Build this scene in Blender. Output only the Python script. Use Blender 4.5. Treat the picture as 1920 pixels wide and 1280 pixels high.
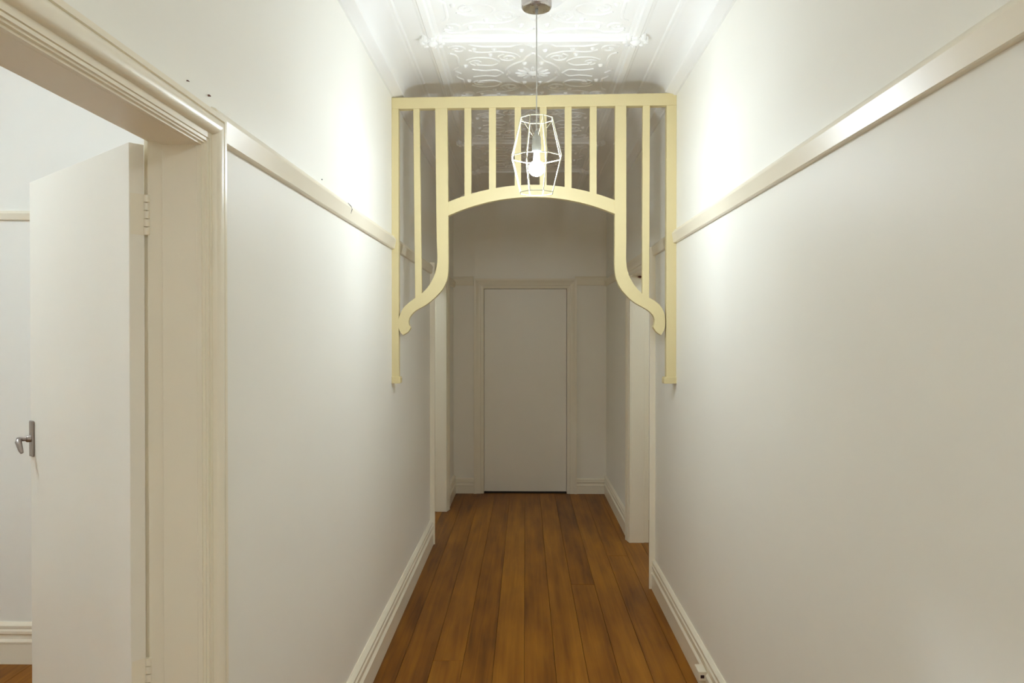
import bpy, bmesh, math, random
from mathutils import Vector, Matrix
random.seed(7)

# ------------------------------------------------------------------ clear
for o in list(bpy.data.objects): bpy.data.objects.remove(o)
scene = bpy.context.scene
C = scene.collection

# ------------------------------------------------------------------ camera
F_PX, VPX, VPY, EYE = 1443.0, 985.0, 628.0, 1.605
cam_d = bpy.data.cameras.new('camera'); cam = bpy.data.objects.new('camera', cam_d); C.objects.link(cam)
cam_d.sensor_width = 36.0; cam_d.lens = F_PX / 1920 * 36; cam_d.clip_start = 0.02
cam.location = (0, 0, EYE)
cam.rotation_euler = (math.pi/2 - math.atan((640-VPY)/F_PX), 0, math.atan((VPX-960)/F_PX))
scene.camera = cam

# ------------------------------------------------------------------ world, exposure
w = bpy.data.worlds.new('night'); scene.world = w; w.use_nodes = True
w.node_tree.nodes['Background'].inputs[0].default_value = (0.02, 0.025, 0.035, 1)
w.node_tree.nodes['Background'].inputs[1].default_value = 0.3
vs = scene.view_settings
vs.view_transform = 'Standard'; vs.look = 'None'; vs.gamma = 1.0; vs.use_curve_mapping = False
vs.exposure = 2.14
# pale rooms need many diffuse bounces before the light dies out
scene.cycles.max_bounces = 12; scene.cycles.diffuse_bounces = 11; scene.cycles.glossy_bounces = 4
BULB_STRENGTH = 113.0
FILL_STRENGTH = 104.0
BULB_COLOR = (0.87, 0.982, 1.09)
FILL_Y = -1.25
ROOM_STRENGTH = 35.0
FAR_FILL_STRENGTH = 12.0
ROOM_COLOR = (0.84, 0.98, 1.09)

# ------------------------------------------------------------------ dimensions
XL, XR = -0.73, 0.82            # hall wall faces
XLB, XRB = -0.845, 0.955        # backs of the hall walls
Y0, Y1 = -3.0, 7.80             # hall ends
ZC = 3.05                       # ceiling
FY = 4.22                       # fretwork plane

# ------------------------------------------------------------------ materials
def nodes(name):
    m = bpy.data.materials.new(name); m.use_nodes = True
    nt = m.node_tree; return m, nt, nt.nodes['Principled BSDF']
def paint(name, col, rough=0.4, var=0.03, bump=0.05, scale=180.0, spec=0.5, coat=0.0):
    m, nt, b = nodes(name)
    tc = nt.nodes.new('ShaderNodeTexCoord')
    n1 = nt.nodes.new('ShaderNodeTexNoise'); n1.inputs['Scale'].default_value = 2.3; n1.inputs['Detail'].default_value = 3
    nt.links.new(tc.outputs['Object'], n1.inputs['Vector'])
    r = nt.nodes.new('ShaderNodeMapRange'); r.inputs['To Min'].default_value = 1-var; r.inputs['To Max'].default_value = 1+var
    nt.links.new(n1.outputs['Fac'], r.inputs['Value'])
    mul = nt.nodes.new('ShaderNodeVectorMath'); mul.operation = 'SCALE'; mul.inputs[0].default_value = col
    nt.links.new(r.outputs['Result'], mul.inputs['Scale'])
    nt.links.new(mul.outputs['Vector'], b.inputs['Base Color'])
    n2 = nt.nodes.new('ShaderNodeTexNoise'); n2.inputs['Scale'].default_value = scale; n2.inputs['Detail'].default_value = 2
    nt.links.new(tc.outputs['Object'], n2.inputs['Vector'])
    n3 = nt.nodes.new('ShaderNodeTexNoise'); n3.inputs['Scale'].default_value = 5.0; n3.inputs['Detail'].default_value = 1
    nt.links.new(tc.outputs['Object'], n3.inputs['Vector'])
    bp1 = nt.nodes.new('ShaderNodeBump'); bp1.inputs['Strength'].default_value = bump; bp1.inputs['Distance'].default_value = 0.002
    bp2 = nt.nodes.new('ShaderNodeBump'); bp2.inputs['Strength'].default_value = bump*1.5; bp2.inputs['Distance'].default_value = 0.02
    nt.links.new(n2.outputs['Fac'], bp1.inputs['Height']); nt.links.new(n3.outputs['Fac'], bp2.inputs['Height'])
    nt.links.new(bp1.outputs['Normal'], bp2.inputs['Normal']); nt.links.new(bp2.outputs['Normal'], b.inputs['Normal'])
    b.inputs['Roughness'].default_value = rough; b.inputs['Specular IOR Level'].default_value = spec
    b.inputs['Coat Weight'].default_value = coat
    return m
def metal(name, col, rough=0.25):
    m, nt, b = nodes(name)
    tc = nt.nodes.new('ShaderNodeTexCoord'); n = nt.nodes.new('ShaderNodeTexNoise'); n.inputs['Scale'].default_value = 60
    nt.links.new(tc.outputs['Object'], n.inputs['Vector'])
    r = nt.nodes.new('ShaderNodeMapRange'); r.inputs['To Min'].default_value = rough*.8; r.inputs['To Max'].default_value = rough*1.25
    nt.links.new(n.outputs['Fac'], r.inputs['Value']); nt.links.new(r.outputs['Result'], b.inputs['Roughness'])
    b.inputs['Base Color'].default_value = (*col, 1); b.inputs['Metallic'].default_value = 1.0
    return m
def emit(name, col, strength):
    m, nt, b = nodes(name)
    b.inputs['Base Color'].default_value = (.9, .9, .9, 1)
    b.inputs['Emission Color'].default_value = (*col, 1); b.inputs['Emission Strength'].default_value = strength
    m.cycles.emission_sampling = 'FRONT'
    return m
def wood_floor(name):
    m, nt, b = nodes(name)
    tc = nt.nodes.new('ShaderNodeTexCoord'); oi = nt.nodes.new('ShaderNodeObjectInfo')
    off = nt.nodes.new('ShaderNodeVectorMath'); off.operation = 'SCALE'; off.inputs[0].default_value = (37, 91, 13)
    nt.links.new(oi.outputs['Random'], off.inputs['Scale'])
    add = nt.nodes.new('ShaderNodeVectorMath'); add.operation = 'ADD'
    nt.links.new(tc.outputs['Object'], add.inputs[0]); nt.links.new(off.outputs['Vector'], add.inputs[1])
    mp = nt.nodes.new('ShaderNodeMapping'); mp.inputs['Scale'].default_value = (22, .7, 22)
    nt.links.new(add.outputs['Vector'], mp.inputs['Vector'])
    g = nt.nodes.new('ShaderNodeTexNoise'); g.inputs['Scale'].default_value = 1.6; g.inputs['Detail'].default_value = 6; g.inputs['Distortion'].default_value = 0.6
    nt.links.new(mp.outputs['Vector'], g.inputs['Vector'])
    mp2 = nt.nodes.new('ShaderNodeMapping'); mp2.inputs['Scale'].default_value = (6, 1.1, 6)
    nt.links.new(add.outputs['Vector'], mp2.inputs['Vector'])
    k = nt.nodes.new('ShaderNodeTexNoise'); k.inputs['Scale'].default_value = 1.5; k.inputs['Detail'].default_value = 3
    nt.links.new(mp2.outputs['Vector'], k.inputs['Vector'])
    cr = nt.nodes.new('ShaderNodeValToRGB'); e = cr.color_ramp.elements
    e[0].position = 0.30; e[0].color = (0.135, 0.044, 0.003, 1); e[1].position = 0.72; e[1].color = (0.40, 0.165, 0.012, 1)
    x = e.new(0.5); x.color = (0.27, 0.098, 0.007, 1)
    mix = nt.nodes.new('ShaderNodeMath'); mix.operation = 'MULTIPLY_ADD'; mix.inputs[1].default_value = 0.45
    nt.links.new(g.outputs['Fac'], mix.inputs[0])
    m2 = nt.nodes.new('ShaderNodeMath'); m2.operation = 'MULTIPLY'; m2.inputs[1].default_value = 0.55
    nt.links.new(k.outputs['Fac'], m2.inputs[0]); nt.links.new(m2.outputs[0], mix.inputs[2])
    sh = nt.nodes.new('ShaderNodeMapRange'); sh.inputs['To Min'].default_value = -0.09; sh.inputs['To Max'].default_value = 0.09
    nt.links.new(oi.outputs['Random'], sh.inputs['Value'])
    sm = nt.nodes.new('ShaderNodeMath'); sm.operation = 'ADD'
    nt.links.new(mix.outputs[0], sm.inputs[0]); nt.links.new(sh.outputs['Result'], sm.inputs[1])
    nt.links.new(sm.outputs[0], cr.inputs['Fac']); nt.links.new(cr.outputs['Color'], b.inputs['Base Color'])
    bp = nt.nodes.new('ShaderNodeBump'); bp.inputs['Strength'].default_value = 0.12; bp.inputs['Distance'].default_value = 0.002
    nt.links.new(g.outputs['Fac'], bp.inputs['Height']); nt.links.new(bp.outputs['Normal'], b.inputs['Normal'])
    b.inputs['Roughness'].default_value = 0.45; b.inputs['Specular IOR Level'].default_value = 0.22
    return m
M = dict(
    wall=paint('wall_paint', (0.912, 0.896, 0.83), 0.50, 0.012, 0.04, 160, 0.35),
    trim=paint('trim_gloss_paint', (0.89, 0.822, 0.672), 0.32, 0.015, 0.03, 90, 0.4),
    door=paint('door_paint', (0.895, 0.85, 0.745), 0.36, 0.015, 0.03, 120),
    ceil=paint('ceiling_paint', (0.92, 0.915, 0.895), 0.45, 0.012, 0.03, 120, 0.4),
    fret=paint('cream_yellow_paint', (0.72, 0.615, 0.335), 0.42, 0.02, 0.04, 140),
    floor=wood_floor('stained_floorboards'),
    gap=paint('dark_subfloor', (0.035, 0.02, 0.01), 0.8),
    chrome=metal('brushed_nickel', (0.50, 0.46, 0.43), 0.28),
    dull=metal('worn_chrome', (0.42, 0.37, 0.34), 0.30),
    wire=paint('pale_cream_wire', (0.55, 0.52, 0.36), 0.4, 0.0, 0.0),
    cord=paint('grey_flex', (0.55, 0.54, 0.50), 0.5, 0.0, 0.0),
    glassy=paint('grey_bulb_neck', (0.32, 0.32, 0.31), 0.3, 0.0, 0.0),
    socket=paint('grey_lampholder', (0.30, 0.295, 0.28), 0.35, 0.0, 0.0),
    plastic=paint('ivory_plastic', (0.86, 0.80, 0.66), 0.4, 0.0, 0.0),
    black=paint('dark_port', (0.03, 0.008, 0.01), 0.5, 0.0, 0.0),
    rust=paint('dark_red_rust', (0.16, 0.07, 0.055), 0.7, 0.1, 0.1),
    scuff=paint('black_scuff', (0.05, 0.05, 0.05), 0.7, 0.0, 0.0),
    bulb=emit('glowing_bulb', BULB_COLOR, BULB_STRENGTH),
    bulb2=emit('glowing_bulb_bright', BULB_COLOR, FILL_STRENGTH),  # bulb of the fill pendant added behind the viewer
    globe2=emit('added_fill_globe', ROOM_COLOR, FAR_FILL_STRENGTH),  # for the unseen globes added past the fretwork
    globe=emit('glowing_globe', ROOM_COLOR, ROOM_STRENGTH),
)

# ------------------------------------------------------------------ helpers
def tag(o, label=None, cat=None, group=None, kind=None):
    if label: o['label'] = label
    if cat: o['category'] = cat
    if group: o['group'] = group
    if kind: o['kind'] = kind
    return o
def obj(name, bm, m, parent=None, smooth=None):
    me = bpy.data.meshes.new(name)
    bmesh.ops.recalc_face_normals(bm, faces=bm.faces)
    bm.to_mesh(me); bm.free()
    me.materials.append(M[m])
    if smooth is not None:
        for p in me.polygons: p.use_smooth = True
        me.set_sharp_from_angle(angle=math.radians(smooth))
    o = bpy.data.objects.new(name, me); C.objects.link(o)
    if parent: o.parent = parent
    return o
def empty(name, loc=(0, 0, 0), rz=0.0):
    o = bpy.data.objects.new(name, None); C.objects.link(o)
    o.location = loc; o.rotation_euler = (0, 0, rz); o.empty_display_size = 0.1
    return o
def box(bm, a, b, bev=0.0):
    x0, x1 = sorted((a[0], b[0])); y0, y1 = sorted((a[1], b[1])); z0, z1 = sorted((a[2], b[2]))
    v = [bm.verts.new(p) for p in ((x0,y0,z0),(x1,y0,z0),(x1,y1,z0),(x0,y1,z0),(x0,y0,z1),(x1,y0,z1),(x1,y1,z1),(x0,y1,z1))]
    fs = [bm.faces.new([v[i] for i in f]) for f in ((3,2,1,0),(4,5,6,7),(0,1,5,4),(1,2,6,5),(2,3,7,6),(3,0,4,7))]
    if bev > 0:
        es = list({e for f in fs for e in f.edges})
        bmesh.ops.bevel(bm, geom=es, offset=bev, segments=2, profile=0.5, affect='EDGES')
    return bm
def bx(a, b, bev=0.0): return box(bmesh.new(), a, b, bev)
def boxes(lst):
    bm = bmesh.new()
    for a, b in lst: box(bm, a, b)
    return bm
def sweep(bm, prof, frames, caps=True):
    """prof: closed list of (u, v); frames: list of functions (u, v) -> point"""
    rings = [[bm.verts.new(fr(u, v)) for (u, v) in prof] for fr in frames]
    n = len(prof)
    for a, b in zip(rings, rings[1:]):
        for i in range(n):
            bm.faces.new((a[i], a[(i+1) % n], b[(i+1) % n], b[i]))
    if caps:
        bm.faces.new(rings[0]); bm.faces.new(list(reversed(rings[-1])))
    return bm
def tube(bm, pts, r, n=8, closed=False, flat=1.0):
    """round tube through points; flat squashes it along world Z"""
    P = [Vector(p) for p in pts]; rings = []
    L = len(P)
    for i, p in enumerate(P):
        if closed: t = (P[(i+1) % L] - P[i-1])
        else: t = P[min(i+1, L-1)] - P[max(i-1, 0)]
        t.normalize()
        ref = Vector((0, 0, 1)) if abs(t.z) < 0.95 else Vector((0, 1, 0))
        s = t.cross(ref).normalized(); u = s.cross(t).normalized()
        rr = r[i] if isinstance(r, (list, tuple)) else r
        ring = []
        for k in range(n):
            a = 2*math.pi*k/n
            d = s*(math.cos(a)*rr) + u*(math.sin(a)*rr*flat)
            ring.append(bm.verts.new(p + d))
        rings.append(ring)
    prs = list(zip(rings, rings[1:])) + ([(rings[-1], rings[0])] if closed else [])
    for a, b in prs:
        for k in range(n): bm.faces.new((a[k], a[(k+1) % n], b[(k+1) % n], b[k]))
    if not closed:
        bm.faces.new(rings[0]); bm.faces.new(list(reversed(rings[-1])))
    return bm
def lathe(bm, prof, c=(0, 0, 0), n=32):
    """prof: (r, z) from bottom to top; r = 0 ends collapse"""
    rings = []
    for r, z in prof:
        if r < 1e-6: rings.append([bm.verts.new((c[0], c[1], c[2]+z))])
        else: rings.append([bm.verts.new((c[0]+r*math.cos(2*math.pi*k/n), c[1]+r*math.sin(2*math.pi*k/n), c[2]+z)) for k in range(n)])
    for a, b in zip(rings, rings[1:]):
        for k in range(n):
            k2 = (k+1) % n
            if len(a) == 1: bm.faces.new((a[0], b[k2], b[k]))
            elif len(b) == 1: bm.faces.new((a[k], a[k2], b[0]))
            else: bm.faces.new((a[k], a[k2], b[k2], b[k]))
    if len(rings[0]) > 1: bm.faces.new(list(reversed(rings[0])))
    if len(rings[-1]) > 1: bm.faces.new(rings[-1])
    return bm
def plate(poly, y0, y1, bev=0.0):
    """outline of (x, z) points extruded from y0 (front) to y1"""
    bm = bmesh.new()
    a = [bm.verts.new((x, y0, z)) for x, z in poly]; b = [bm.verts.new((x, y1, z)) for x, z in poly]
    f = bm.faces.new(a); g = bm.faces.new(list(reversed(b))); n = len(poly)
    for i in range(n): bm.faces.new((a[i], b[i], b[(i+1) % n], a[(i+1) % n]))
    if bev:
        bmesh.ops.bevel(bm, geom=list(f.edges)+list(g.edges), offset=bev, segments=2, profile=0.5, affect='EDGES')
    return bm
def unproject(px, py, Y):
    """photo pixel -> point on the plane y = Y"""
    d = cam.rotation_euler.to_matrix() @ Vector(((px-960)/F_PX, -(py-640)/F_PX, -1))
    k = Y/d.y
    return d.x*k, EYE + d.z*k
def catmull(pts, n=8):
    P = [Vector((p[0], p[1], 0)) for p in pts]; out = []
    for i in range(len(P)-1):
        a, b, c, d = P[max(i-1, 0)], P[i], P[i+1], P[min(i+2, len(P)-1)]
        for k in range(n):
            t = k/n
            q = 0.5*((2*b) + (c-a)*t + (2*a-5*b+4*c-d)*t*t + (3*b-a-3*c+d)*t**3)
            out.append((q.x, q.y))
    out.append((P[-1].x, P[-1].y)); return out

# ================================================================== SETTING
# ---- floor: dark sub-floor with real boards on it
floor = tag(obj('floor', boxes([((-4.42, Y0-.1, -.08), (-.85, Y1+.1, -.024)), ((-.85, Y0-.1, -.08), (2.9, Y1+.1, -.024))]), 'gap'),
            'stained timber floorboards running the length of the hallway', 'floor', kind='structure')
BW = 0.15
def board_mesh(name, wd, ln):
    bm = bx((-wd/2+.0007, 0, -.024), (wd/2-.0007, ln-.001, 0), 0.0)
    top = [e for e in bm.edges if all(abs(v.co.z) < 1e-6 for v in e.verts)]
    bmesh.ops.bevel(bm, geom=top, offset=0.0012, segments=1, affect='EDGES')
    me = bpy.data.meshes.new(name); bm.to_mesh(me); bm.free(); me.materials.append(M['floor']); return me
board_cache = {}
def board(x, y, wd, ln):
    key = (round(wd, 4), round(ln, 3))
    if key not in board_cache: board_cache[key] = board_mesh('floorboard', wd, ln)
    o = bpy.data.objects.new('floorboard', board_cache[key]); C.objects.link(o)
    o.location = (x, y, 0); o.parent = floor
rows = [(-0.755 + BW*i) for i in range(-1, 11)]
joints = [[2.6], [3.05], [1.4], [3.78], [2.2], [], [1.1], [3.2], [4.95], [2.0], [5.6], [2.9]]
for i, x0 in enumerate(rows):
    ys = [Y0] + sorted(joints[i]) + [Y1]
    for a, b in zip(ys, ys[1:]): board(x0+BW/2, a, BW, b-a)
# boards of the room on the left and through the side doors
for i in range(23):
    x0 = -0.905 - BW*(i+1)
    ys = [-0.7, 1.2 + .23*(i*5 % 7), 3.75]
    for a, b in zip(ys, ys[1:]): board(x0+BW/2, a, BW, b-a)
for i in range(12):
    board(.895+BW*i+BW/2, 4.2, BW, 2.6)
    board(-.905-BW*(i+1)+BW/2, 5.0, BW, 2.7)

# ---- walls
D1 = (1.02, 1.70, 2.028)        # near left doorway: near jamb, far jamb, head
D3 = (5.98, 6.97, 2.06)         # far left doorway
D4 = (4.97, 5.95, 2.06)         # right doorway
DE = (-0.42, 0.42, 2.075)       # end doorway (x0, x1, head)
L = 0.022                       # lining thickness
def wall_with_doors(name, xa, xb, doors, label):
    segs = []; y = Y0
    for a, b, h in doors:
        segs.append(((xa, y, 0), (xb, a-L, ZC))); segs.append(((xa, a-L, h+L), (xb, b+L, ZC))); y = b+L
    segs.append(((xa, y, 0), (xb, Y1, ZC)))
    return tag(obj(name, boxes(segs), 'wall'), label, 'wall', kind='structure')
wall_l = wall_with_doors('wall_left', XLB, XL, [D1, D3], 'long off-white plastered wall left of the hallway')
wall_r = wall_with_doors('wall_right', XR, XRB, [D4], 'long off-white plastered wall right of the hallway')
tag(obj('wall_end', boxes([((XLB, Y1, 0), (DE[0]-L, Y1+.12, ZC)), ((DE[1]+L, Y1, 0), (XRB, Y1+.12, ZC)), ((DE[0]-L, Y1, DE[2]+L), (DE[1]+L, Y1+.12, ZC))]), 'door'),
    'short end wall around the closed door at the end of the hallway', 'wall', kind='structure')
tag(obj('wall_back', bx((XLB, Y0-.12, 0), (XRB, Y0, ZC)), 'wall'), 'short plain wall closing the hallway behind the viewer', 'wall', kind='structure')
RX, RYA, RYB = -4.3, -0.7, 3.72
tag(obj('wall_side_room_far', bx((RX, RYB, 0), (XLB, RYB+.12, ZC)), 'wall'), 'pale wall of the side room seen past the open door', 'wall', kind='structure')
tag(obj('wall_side_room_near', bx((RX, RYA-.12, 0), (XLB, RYA, ZC)), 'wall'), 'near wall of the side room, opposite its pale far wall', 'wall', kind='structure')
tag(obj('wall_side_room_left', bx((RX-.12, RYA-.12, 0), (RX, RYB+.12, ZC)), 'wall'), 'left wall of the side room, opposite the doorway', 'wall', kind='structure')

# small rooms behind the two doorways beyond the fretwork
def small_room(side, xa, xb, ya, yb):
    sg = 1 if xb > xa else -1
    for nm, a, b in (('near', (xa, ya-.1, 0), (xb, ya, ZC)), ('far', (xa, yb, 0), (xb, yb+.1, ZC)), ('outer', (xb, ya-.1, 0), (xb+sg*.1, yb+.1, ZC))):
        tag(obj('wall_%s_bedroom_%s' % (side, nm), bx(a, b), 'wall'), '%s wall of the small room behind the %s doorway past the fretwork' % (nm, side), 'wall', kind='structure')
    tag(obj('ceiling_%s_bedroom' % side, bx((xa, ya-.1, ZC), (xb+sg*.1, yb+.1, ZC+.06)), 'ceil'), 'plain ceiling of the small room behind the %s doorway' % side, 'ceiling', kind='structure')
small_room('left', XLB, -2.60, 5.10, 7.60)
small_room('right', XRB, 2.70, 4.25, 6.70)

# ---- ceiling: pressed metal panels, ribs, bosses
ceil = tag(obj('ceiling', bx((XLB, Y0-.12, ZC), (XRB, Y1+.12, ZC+.06)), 'ceil'), 'white pressed-metal ceiling with raised ribs and scroll panels', 'ceiling', kind='structure')
tag(obj('ceiling_side_room', bx((RX-.12, RYA-.12, ZC), (XLB, RYB+.12, ZC+.06)), 'ceil'), 'plain white ceiling of the side room', 'ceiling', kind='structure')
RIBL, RIBR, PITCH, RIB0 = -0.452, 0.533, 0.998, 3.755
rib_ys = [RIB0 + PITCH*k for k in range(-6, 4)]
def rib_profile(w, d): return [(-w, 0), (-w*.72, -d*.35), (-w*.5, -d*.45), (-w*.32, -d), (w*.32, -d), (w*.5, -d*.45), (w*.72, -d*.35), (w, 0)]
for x in (RIBL, RIBR):
    bm = bmesh.new(); pr = rib_profile(.040, .022)
    sweep(bm, pr, [lambda u, v, y=y, x=x: (x+u, y, ZC+v) for y in (Y0, Y1)])
    obj('ceiling_rib', bm, 'ceil', ceil)
cross_me = None
boss_me = None
for y in rib_ys:
    if cross_me is None:
        bm = bmesh.new(); pr = rib_profile(.046, .026)
        sweep(bm, pr, [lambda u, v, x=x: (x, u, v) for x in (RIBL, RIBR)])
        o = obj('ceiling_rib', bm, 'ceil', ceil); cross_me = o.data
    else:
        o = bpy.data.objects.new('ceiling_rib', cross_me); C.objects.link(o); o.parent = ceil
    o.location = (0, y, ZC)
    for x in (RIBL, RIBR):
        if boss_me is None:
            bm = bmesh.new()
            lathe(bm, [(0, -.044), (.012, -.042), (.022, -.032), (.026, -.026), (.036, -.028), (.05, -.018), (.052, 0)], n=20)
            for k in range(8):
                a = 2*math.pi*k/8
                lathe(bm, [(0, -.036), (.010, -.032), (.014, -.022), (.014, 0)], (.05*math.cos(a), .05*math.sin(a), 0), 8)
            o = obj('ceiling_boss', bm, 'ceil', ceil, 40); boss_me = o.data
        else:
            o = bpy.data.objects.new('ceiling_boss', boss_me); C.objects.link(o); o.parent = ceil
        o.location = (x, y, ZC)
def spiral(cx, cy, r0, turns, a0, sgn):
    n = int(14*turns)+2
    return [(cx + r0*(1-.8*i/n)*math.cos(a0+sgn*2*math.pi*turns*i/n), cy + r0*(1-.8*i/n)*math.sin(a0+sgn*2*math.pi*turns*i/n)) for i in range(n+1)]
def panel_mesh():
    bm = bmesh.new()
    def line(pts, r, flat=.9, mir=True):
        flat *= .75
        for sx in ((1, -1) if mir else (1,)):
            for sy in ((1, -1) if mir else (1,)):
                tube(bm, [(x*sx, y*sy, 0) for x, y in pts], r, 6, flat=flat)
    # broken border that steps in and out
    line([(.425, .40), (.40, .43), (.33, .43), (.305, .405), (.255, .39), (.11, .39), (.085, .415), (.05, .43), (.02, .40), (0, .375)], .009, 1.1)
    line([(.43, .30), (.405, .28), (.395, .24), (.395, .10), (.42, .07), (.43, .04), (.40, .0)], .008, 1.0)
    line(spiral(.385, .355, .05, 1.2, 0.6, 1), .008, 1.1)
    # scrolls
    line(catmull([(.33, .34), (.27, .31), (.17, .32), (.10, .29), (.07, .24)], 5), .007, 1.0)
    line(spiral(.13, .235, .055, 1.4, 1.2, -1), .007, 1.1)
    line(catmull([(.35, .20), (.30, .235), (.22, .225), (.18, .17), (.22, .12), (.30, .13)], 5), .007, 1.0)
    line(spiral(.30, .165, .042, 1.2, -1.4, 1), .006, 1.1)
    line(catmull([(0, .30), (.03, .25), (.05, .19), (.10, .14), (.14, .06), (.13, 0)], 5), .009, 1.0)
    line(catmull([(.33, .06), (.26, .04), (.20, .05), (.165, .0)], 5), .007, 1.0)
    for x, y in ((.06, .34), (.20, .355), (.30, .36), (.045, .155), (.22, .28), (.36, .12)):
        for sx in (1, -1):
            for sy in (1, -1):
                lathe(bm, [(0, -.014), (.009, -.011), (.014, 0)], (x*sx, y*sy, 0), 8)
    # centre rosette
    for k in range(12):
        a = 2*math.pi*k/12
        tube(bm, [(.035*math.cos(a), .035*math.sin(a), 0), (.065*math.cos(a), .065*math.sin(a), -.002), (.095*math.cos(a), .095*math.sin(a), 0)], [.006, .012, .005], 6)
    lathe(bm, [(0, -.018), (.014, -.016), (.024, -.008), (.028, 0)], n=14)
    return bm
pan_me = None
for y in rib_ys[:-1]:
    if pan_me is None:
        o = obj('ceiling_panel', panel_mesh(), 'ceil', ceil, 50); pan_me = o.data
    else:
        o = bpy.data.objects.new('ceiling_panel', pan_me); C.objects.link(o); o.parent = ceil
    o.location = ((RIBL+RIBR)/2, y+PITCH/2, ZC)
# coved cornices along both walls
def cove(xw, sgn, name, label):
    pr = [(0, 0), (0, -.145), (.012, -.145), (.020, -.138), (.044, -.133), (.057, -.127), (.060, -.118), (.054, -.111)]
    for i in range(11):
        t = i/10*math.pi/2
        pr.append((.054 + .080*(1-math.cos(t)), -.108 + .096*math.sin(t)))
    pr += [(.138, -.009), (.150, -.009), (.154, -.004), (.156, 0)]
    bm = bmesh.new()
    sweep(bm, pr, [lambda u, v, y=y: (xw+sgn*u, y, ZC+v) for y in (Y0, Y1)])
    return tag(obj(name, bm, 'ceil', None, 35), label, 'cornice', kind='structure')
cove(XL, 1, 'trim_1', 'white coved cornice above the left hallway wall')
cove(XR, -1, 'trim_2', 'white coved cornice above the right hallway wall')

# ---- picture rails
RAIL = [(0, 0), (.0135, 0), (.0165, .003), (.019, .018), (.0235, .040), (.0255, .049), (.023, .056), (.010, .072), (0, .076)]
def rail_y(name, xw, sgn, spans, z, label):
    bm = bmesh.new()
    for a, b, z0, z1 in spans:
        sweep(bm, RAIL, [lambda u, v, y=y, q=q: (xw+sgn*u, y, q+v) for y, q in ((a, z0), (b, z1))])
    return tag(obj(name, bm, 'trim', None, 30), label, 'picture rail', kind='structure')
CW = 0.080                       # architrave width
FT = 0.022                       # half thickness of the fretwork
rl = rail_y('trim_3', XL, 1, [(D1[1]+CW, FY-FT, 2.060, 2.075), (FY+FT, D3[0]-.10, 2.075, 2.075), (D3[1]+.10, Y1, 2.08, 2.09), (Y0, D1[0]-CW, 2.055, 2.055)], 2.05,
            'cream picture rail along the left hallway wall, scuffed near the fretwork')
rr = rail_y('trim_4', XR, -1, [(Y0, FY-FT, 2.072, 2.105), (FY+FT, D4[0]-.10, 2.105, 2.105), (D4[1]+.10, Y1, 2.09, 2.10)], 2.08,
            'long cream picture rail along the right hallway wall')
bm = bmesh.new()
for a, b in ((XL, -.524), (.505, XR)): sweep(bm, [(u, v*1.2) for u, v in RAIL], [lambda u, v, x=x: (x, Y1-u, 2.107+v) for x in (a, b)])
tag(obj('trim_5', bm, 'trim', None, 30), 'short picture rail either side of the end door', 'picture rail', kind='structure')
bm = bmesh.new(); sweep(bm, [(u, v*.62) for u, v in RAIL], [lambda u, v, x=x: (x, RYB-u, 2.165+v) for x in (RX, XLB)])
tag(obj('trim_6', bm, 'trim', None, 30), 'picture rail on the side room wall behind the open door', 'picture rail', kind='structure')
# scuff on the left rail, nails in the left wall
bm = bmesh.new(); tube(bm, [(XL+.010, 3.118, 2.142), (XL+.021, 3.122, 2.128), (XL+.0255, 3.121, 2.116), (XL+.0215, 3.118, 2.098)], [.0008, .0024, .0022, .0008], 6)
obj('scuff_mark', bm, 'scuff', rl)
for (y, z, r) in ((1.651, 2.153, .0014), (1.763, 2.156, .0024)):
    bm = bmesh.new(); tube(bm, [(XL-.004, y, z), (XL+.003, y, z), (XL+.006, y, z-.002)], [r, r, r*.5], 7); obj('nail', bm, 'rust', wall_l)
bm = bmesh.new(); tube(bm, [(XL-.004, 2.75, 2.162), (XL+.003, 2.75, 2.162)], .002, 6); obj('nail', bm, 'scuff', wall_l)

# ---- skirting boards
SK = [(0, 0), (.022, 0), (.022, .092), (.024, .095), (.024, .102), (.020, .108), (.015, .112), (.013, .130), (.016, .134), (.021, .137), (.021, .149), (.017, .153), (.015, .158), (.018, .162), (.018, .172), (.012, .180), (.004, .186), (0, .186)]
def skirt_y(name, xw, sgn, spans, label, k=1.0):
    bm = bmesh.new()
    for a, b in spans: sweep(bm, [(u*k, v) for u, v in SK], [lambda u, v, y=y: (xw+sgn*u, y, v) for y in (a, b)])
    return tag(obj(name, bm, 'trim', None, 25), label, 'skirting board', kind='structure')
skirt_y('baseboard_left', XL, 1, [(Y0, D1[0]-CW), (D1[1]+CW, D3[0]-.10), (D3[1]+.10, Y1)], 'tall moulded cream skirting board along the left wall', 1.2)
sr = skirt_y('baseboard_right', XR, -1, [(Y0, D4[0]-.10), (D4[1]+.10, Y1)], 'tall moulded cream skirting board along the right wall')
bm = bmesh.new()
for a, b in ((XL, -.52), (.505, XR)): sweep(bm, [(u, v*.83) for u, v in SK], [lambda u, v, x=x: (x, Y1-u, v) for x in (a, b)])
tag(obj('baseboard_end', bm, 'trim', None, 25), 'short skirting boards either side of the end door', 'skirting board', kind='structure')
bm = bmesh.new(); sweep(bm, [(u, v*1.08) for u, v in SK], [lambda u, v, x=x: (x, RYB-u, v) for x in (RX, XLB)])
tag(obj('baseboard_side_room', bm, 'trim', None, 25), 'moulded skirting board in the side room behind the open door', 'skirting board', kind='structure')

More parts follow.
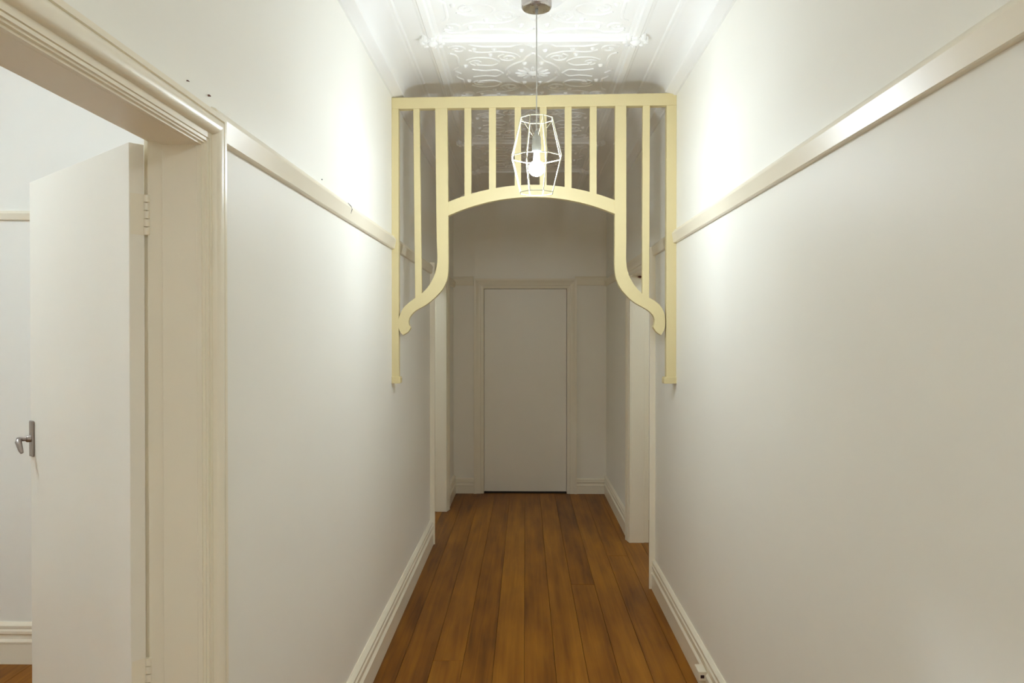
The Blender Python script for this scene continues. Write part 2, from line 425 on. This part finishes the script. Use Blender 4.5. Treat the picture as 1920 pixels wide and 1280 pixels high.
# ---- doorways
CAS = [(0, 0), (0, .010), (.0045, .010), (.005, .016), (.009, .016), (.0094, .0205), (.0155, .0205), (.016, .018), (.0172, .018), (.0176, .022), (.031, .022),
       (.0318, .030), (.0335, .0335), (.037, .0362), (.042, .0382), (.048, .0393), (.054, .0396), (.060, .0385), (.064, .0355), (.066, .033), (.0668, .0375), (.078, .0375), (.080, .034), (.080, 0)]
CAS2 = [(0, 0), (0, .014), (.008, .018), (.030, .020), (.034, .026), (.07, .028), (.085, .036), (.100, .036), (.102, 0)]
def casing(parent, prof, to, a, b, h, foot=0.0):
    """mitred architrave of three lengths round an opening; to(s, z, t): along wall, height, proud"""
    for k in range(3):
        bm = bmesh.new()
        if k == 0: fr = [lambda u, v: to(a-u, foot, v), lambda u, v: to(a-u, h+u, v)]
        elif k == 1: fr = [lambda u, v: to(a-u, h+u, v), lambda u, v: to(b+u, h+u, v)]
        else: fr = [lambda u, v: to(b+u, h+u, v), lambda u, v: to(b+u, foot, v)]
        sweep(bm, prof, fr); obj('architrave', bm, 'trim', parent, 30)
def side_doorway(root, xw, xb, sgn, d, prof, rebate):
    a, b, h = d
    casing(root, prof, lambda s, z, t: (xw+sgn*t, s, z), a, b, h)
    # lining with a rebate at the room side: a thicker stop towards the hall
    xr = xb + sgn*rebate
    for lo, hi in (((a-L, 0), (a-.010, h+L)), ((b+.010, 0), (b+L, h+L))):
        obj('jamb', bx((xb, lo[0], 0), (xw, hi[0], hi[1])), 'trim', root)
    obj('jamb', bx((xb, a-.010, h+.010), (xw, b+.010, h+L)), 'trim', root)
    obj('door_stop', bx((xr, a-.010, 0), (xw, a, h+.010), .0015), 'trim', root)
    obj('door_stop', bx((xr, b, 0), (xw, b+.010, h+.010), .0015), 'trim', root)
    obj('door_stop', bx((xr, a, h), (xw, b, h+.010), .0015), 'trim', root)
# near left doorway with its open door
d1 = tag(empty('door_1', (XLB, D1[1], 0)), 'flush white door standing open into the side room at the left', 'door', kind='structure')
def world_children(root):
    for c in root.children: c.location = c.location - root.location
side_doorway(d1, XL, XLB, 1, D1, CAS, .037)
world_children(d1)
HX, HY, LW, LT = -0.8480, 1.709, 0.677, 0.033
ANG = math.radians(-131)
def leafm(bm):
    bmesh.ops.transform(bm, matrix=Matrix.Translation((HX-XLB, HY-D1[1], 0)) @ Matrix.Rotation(ANG, 4, 'Z'), verts=bm.verts); return bm
leaf = obj('door_leaf', leafm(bx((.0035, -LW, .008), (.003+LT, -.002, 2.030), .0012)), 'door', d1)
for z in (1.828, 0.79, 0.16):
    bm = bmesh.new()
    for k in range(5):      # knuckles of the painted butt hinge
        q = [(-.002, 0.000, z+.0182*k+.0012), (-.002, 0.000, z+.0182*(k+1)-.0012)]
        tube(bm, q, .0072, 12)
    box(bm, (-.0005, -.0035, z), (.034, -.0015, z+.091))
    leafm(bm)
    box(bm, (HX-XLB+.004, HY+.0015-D1[1]-.001, z), (HX-XLB+.036, HY+.0015-D1[1]+.0005, z+.091))
    obj('hinge', bm, 'trim', d1, 40)
bm = bx((XLB-.015, D1[1]+.0225, 0), (XLB, D1[1]+.10, D1[2]+.085), .002); bmesh.ops.translate(bm, verts=bm.verts, vec=(-XLB, -D1[1], 0)); obj('architrave', bm, 'trim', d1)
# lever handle near the latch edge, on the hall face of the leaf
hz, hy = 1.318, -LW+.020
bm = bx((.003+LT, hy-.013, hz-.050), (.003+LT+.007, hy+.013, hz+.050), .003); hp = obj('handle_plate', leafm(bm), 'dull', leaf)
hp.parent = leaf
bm = bmesh.new()
tube(bm, [(.04, hy, hz), (.052, hy, hz), (.054, hy, hz)], [.010, .009, .007], 14)
tube(bm, [(.046, hy, hz), (.064, hy, hz+.001), (.070, hy+.001, hz), (.0735, hy+.006, hz-.006), (.073, hy+.014, hz-.016), (.072, hy+.021, hz-.027), (.0705, hy+.026, hz-.034)],
     [.0058, .0062, .0082, .0086, .0072, .0060, .0040], 12)
obj('lever', leafm(bm), 'dull', leaf, 60)
# closed doors in the side doorways further down the hall
for nm, xw, xb, sg, d, lab in (('door_3', XL, XLB, 1, D3, 'white door standing open inside the left doorway beyond the fretwork'),
                               ('door_4', XR, XRB, -1, D4, 'white door standing open inside the right doorway beyond the fretwork')):
    r = tag(empty(nm, (xb, d[1], 0)), lab, 'door', kind='structure')
    side_doorway(r, xw, xb, sg, d, CAS2, .037); 
    obj('door_leaf', bx((xb-sg*.006, d[0]-.008, .008), (xb-sg*.95, d[0]-.043, d[2]+.007), .001), 'door', r)
    world_children(r)
bm = bmesh.new(); tube(bm, [(.868, 5.944, 2.054), (.884, 5.940, 2.052), (.896, 5.942, 2.055)], [.004, .010, .006], 7)
bmesh.ops.translate(bm, verts=bm.verts, vec=(-XRB, -D4[1], 0)); obj('paint_chip', bm, 'rust', r)
# end door
d2 = tag(empty('door_2', (0, Y1, 0)), 'closed flush white door at the end of the hallway', 'door', kind='structure')
casing(d2, CAS2, lambda s, z, t: (s, Y1-t, z), DE[0], DE[1], DE[2])
for a, b in (((DE[0]-L, Y1, 0), (DE[0], Y1+.12, DE[2]+L)), ((DE[1], Y1, 0), (DE[1]+L, Y1+.12, DE[2]+L)), ((DE[0], Y1, DE[2]), (DE[1], Y1+.12, DE[2]+L))):
    obj('jamb', bx(a, b), 'trim', d2)
obj('door_leaf', bx((DE[0]+.003, Y1+.012, .018), (DE[1]-.003, Y1+.050, DE[2]-.003), .001), 'door', d2)
obj('threshold', bx((DE[0], Y1-.01, 0), (DE[1], Y1+.12, .010), .003), 'gap', d2)
world_children(d2)

# ================================================================== FRETWORK
fr = tag(empty('fretwork_arch', ((XL+XR)/2, FY, 0)), 'cream-yellow timber fretwork arch spanning the hallway below the ceiling', 'fretwork arch')
U = lambda px, py: unproject(px, py, FY-FT)
fx = (XL+XR)/2
def fpart(name, pix, bev=.002, parent=fr, y0=-FT, y1=FT, world=False):
    pts = pix if world else [U(*p) for p in pix]
    o = obj(name, plate([(x-fx, z) for x, z in pts], y0, y1, bev), 'fret', parent)
    return o
zTL, zTR = U(735, 183)[1], U(1263, 174)[1]
zBL, zBR = U(735, 204)[1], U(1263, 197)[1]
fpart('top_rail', [(XL, zTL), (XR, zTR), (XR, zBR), (XL, zBL)], world=True)
def topz(x): return zBL + (zBR-zBL)*(x-XL)/(XR-XL)
lw0 = U(747.5, 500)[0]; rw0 = U(1249.5, 500)[0]
zc = U(735, 708)[1]
pl = fpart('post', [(XL, topz(XL)), (lw0, topz(lw0)), (lw0, zc), (XL, zc)], world=True)
pr_ = fpart('post', [(rw0, topz(rw0)), (XR, topz(XR)), (XR, zc), (rw0, zc)], world=True)
for p, a, b in ((pl, XL, lw0+.010), (pr_, rw0-.014, XR)):
    fpart('post_cap', [(a, zc+.006), (b-.003 if p is pl else b, zc+.006), (b, zc-.003), (b, zc-.026), (b-.003, zc-.030), (a, zc-.030)] if p is pl else
          [(a, zc-.003), (a+.003, zc+.006), (b, zc+.006), (b, zc-.030), (a+.003, zc-.030), (a, zc-.026)], .0015, p, -FT-.010, FT+.010, world=True)
# arch rail: two circular arcs between the brackets
def arc3(p0, p1, p2, n=28):
    ax, ay = p0; bx_, by = p1; cx, cy = p2
    d = 2*(ax*(by-cy)+bx_*(cy-ay)+cx*(ay-by))
    ux = ((ax*ax+ay*ay)*(by-cy)+(bx_*bx_+by*by)*(cy-ay)+(cx*cx+cy*cy)*(ay-by))/d
    uy = ((ax*ax+ay*ay)*(cx-bx_)+(bx_*bx_+by*by)*(ax-cx)+(cx*cx+cy*cy)*(bx_-ax))/d
    r = math.hypot(ax-ux, ay-uy); t0 = math.atan2(ay-uy, ax-ux); t1 = math.atan2(cy-uy, cx-ux)
    return [(ux+r*math.cos(t0+(t1-t0)*i/n), uy+r*math.sin(t0+(t1-t0)*i/n)) for i in range(n+1)]
up = arc3(U(836, 380), U(996, 346), U(1156, 376)); lo = arc3(U(836, 406), U(996, 369), U(1156, 402))
fpart('arch_rail', up + lo[::-1], .0018, y0=-FT+.003, y1=FT-.003, world=True)
def arch_z(x):
    for p, q in zip(up, up[1:]):
        if p[0] <= x <= q[0]: return p[1]+(q[1]-p[1])*(x-p[0])/(q[0]-p[0])
    return up[0][1]
# brackets: thick uprights that sweep out in an S to the posts
def Z2(p): return (720+p[0]/3.368, 360+p[1]/3.368)
outL = catmull([Z2(p) for p in ((330, 100), (333, 300), (336, 440), (318, 525), (280, 595), (235, 642), (180, 680), (125, 728), (97, 785), (90, 830), (98, 875), (120, 903))], 5)
inL = catmull([Z2(p) for p in ((405, 100), (405, 300), (404, 500), (383, 588), (335, 652), (270, 708), (200, 748), (165, 785), (155, 815), (158, 840), (166, 858), (150, 885))], 5)
fpart('bracket', [(x, z) for x, z in [(U(816, 200)[0], topz(U(816, 200)[0]))] + [U(*p) for p in outL] + [U(*p) for p in inL[::-1]] + [(U(838.5, 200)[0], topz(U(838.5, 200)[0]))]], .0018, world=True)
outR = catmull([Z2(p) for p in ((1530, 100), (1530, 300), (1530, 440), (1545, 520), (1580, 585), (1630, 640), (1690, 675), (1740, 712), (1768, 760), (1776, 810), (1772, 860), (1750, 903))], 5)
inR = catmull([Z2(p) for p in ((1458, 100), (1458, 300), (1458, 490), (1478, 575), (1520, 640), (1580, 695), (1655, 738), (1695, 772), (1710, 808), (1706, 835), (1702, 855), (1725, 888))], 5)
xa, xb_ = U(1153.5, 200)[0], U(1174.5, 200)[0]
fpart('bracket', [(xb_, topz(xb_))] + [U(*p) for p in outR] + [U(*p) for p in inR[::-1]] + [(xa, topz(xa))], .0018, world=True)
for a, b in ((870.5, 883.5), (916.5, 929.8), (964.8, 977), (1012, 1025), (1059, 1072), (1106, 1119)):
    x0, x1 = U(a, 280)[0], U(b, 280)[0]
    fpart('baluster', [(x0, topz(x0)+.002), (x1, topz(x1)+.002), (x1, arch_z(x1)-.004), (x0, arch_z(x0)-.004)], .0018, y0=-FT+.005, y1=FT-.008, world=True)
for a, b, a2, b2, yb in ((774.5, 786, 778, 790.5, 558), (1205.5, 1219, 1204.5, 1217.5, 558)):
    fpart('baluster', [(U(a, 204)[0], topz(U(a, 204)[0])+.002), (U(b, 204)[0], topz(U(b, 204)[0])+.002), U(b2, yb), U(a2, yb)], .0018, y0=-FT+.005, y1=FT-.008, world=True)

# ================================================================== PENDANT LAMP
LX, LY = 0.048, 3.32
lamp = tag(empty('pendant_lamp', (LX, LY, ZC)), 'lit bulb in a pale wire cage pendant hanging from the ceiling', 'pendant lamp')
bm = bmesh.new()
lathe(bm, [(0, -.046), (.054, -.046), (.060, -.044), (.0645, -.038), (.0655, -.028), (.0655, 0)], n=48); obj('canopy', bm, 'chrome', lamp, 30)
bm = bmesh.new(); lathe(bm, [(0, -.068), (.0045, -.068), (.006, -.058), (.0065, -.046)], n=16); obj('cord_grip', bm, 'socket', lamp, 40)
z_s = 2.484-ZC
bm = bmesh.new(); tube(bm, [(0, 0, -.06), (.0005, 0, -.3), (0, 0, z_s)], .0028, 8); obj('cord', bm, 'cord', lamp, 40)
bm = bmesh.new(); lathe(bm, [(0, -.088), (.0195, -.088), (.020, -.060), (.0185, -.055), (.0185, -.030), (.014, -.022), (.0085, -.016), (.0065, 0), (0, .004)], (0, 0, z_s), 24); obj('lamp_holder', bm, 'socket', lamp, 35)
bm = bmesh.new(); prof = []
zb = 2.322-ZC
for i in range(13):
    t = -math.pi/2 + i/12*(math.pi*.83)
    prof.append((max(0, .034*math.cos(t)) if i else 0, zb+.034*math.sin(t)))
lathe(bm, prof, n=24); obj('bulb', bm, 'bulb', lamp, 60)
bm = bmesh.new(); lathe(bm, [(.0165, zb+.0285), (.0150, zb+.040), (.0140, zb+.055), (.0135, zb+.080)], n=20); obj('bulb_neck', bm, 'glassy', lamp, 60)
def octa(r, z, rot): return [(r*math.cos(rot+math.pi/4*k), r*math.sin(rot+math.pi/4*k), z-ZC) for k in range(8)]
cage = tag(empty('cage'), None); cage.parent = lamp
ROT = math.radians(22.5)
R = [octa(.073, 2.534, ROT), octa(.1145, 2.369, ROT), octa(.074, 2.217, ROT)]
for i, ring in enumerate(R):
    bm = bmesh.new()
    for k in range(8): tube(bm, [ring[k], ring[(k+1) % 8]], .0021, 6)
    obj('cage_ring', bm, 'wire', cage, 40)
for (A, B) in ((R[0], R[1]), (R[1], R[2])):
    for k in range(8):
        bm = bmesh.new(); tube(bm, [A[k], B[k]], .0019, 6); obj('cage_bar', bm, 'wire', cage, 40)
bm = bmesh.new()
for k in (0, 2, 4, 6):
    tube(bm, [R[0][k], (0.016*math.cos(ROT+math.pi/4*k), 0.016*math.sin(ROT+math.pi/4*k), z_s-.026)], .0011, 6)
obj('cage_spider', bm, 'wire', cage, 40)

# fill light added behind the viewer: an unseen copy of the pendant
def copy_tree(o, parent=None):
    c = o.copy(); C.objects.link(c); c.parent = parent
    for ch in list(o.children): copy_tree(ch, c)
    return c
fill_lamp = copy_tree(lamp); fill_lamp.location = (LX, FILL_Y, ZC)
tag(fill_lamp, 'added unseen fill light, a copy of the wire cage pendant behind the viewer')
for ch in fill_lamp.children:
    if ch.name.startswith('bulb'): ch.material_slots[0].link = 'OBJECT'; ch.material_slots[0].material = M['bulb2']
for l in (lamp, fill_lamp): l['group'] = 'hallway pendants'

# ================================================================== SIDE ROOM LAMP (out of frame)
gl = tag(empty('ceiling_light', (-2.35, 1.78, ZC)), 'round glowing globe light on the side room ceiling', 'ceiling light')
bm = bmesh.new(); lathe(bm, [(0, -.03), (.09, -.03), (.10, -.02), (.10, 0)], n=32); obj('base', bm, 'socket', gl, 30)
bm = bmesh.new(); lathe(bm, [(0, -.19)] + [(.10*math.sin(math.pi*i/12), -.11-.08*math.cos(math.pi*i/12)) for i in range(1, 12)] + [(0, -.03)], n=28); obj('globe', bm, 'globe', gl, 60)

for x, y, lab in ((-1.75, 6.20, 'added unseen globe light in the left room brightening the far hall'), (1.85, 5.20, 'added unseen globe light in the right room brightening the far hall')):  # unseen globes added to lift the dark far end of the hall
    g = copy_tree(gl); g.location = (x, y, ZC); tag(g, lab, 'ceiling light')
    for ch in g.children:
        if ch.name.startswith('globe'): ch.material_slots[0].link = 'OBJECT'; ch.material_slots[0].material = M['globe2']

# ================================================================== SMALL SOCKET ON THE SKIRTING
ps = tag(empty('phone_socket', (.782, 3.44, .10)), 'small ivory phone socket with dark port on the right skirting board', 'phone socket')
obj('housing', bx((-.018, -.040, -.022), (.020, .040, .020), .003), 'plastic', ps)
obj('port', bx((-.008, -.0415, -.010), (.008, -.036, .004), .0006), 'black', ps)
bm = bmesh.new(); tube(bm, [(.012, -.036, -.018), (.010, -.045, -.04), (.008, -.05, -.07), (.004, -.06, -.095), (.004, -.10, -.097), (.006, -.22, -.097)], .0028, 8)
obj('cable', bm, 'plastic', ps, 40)
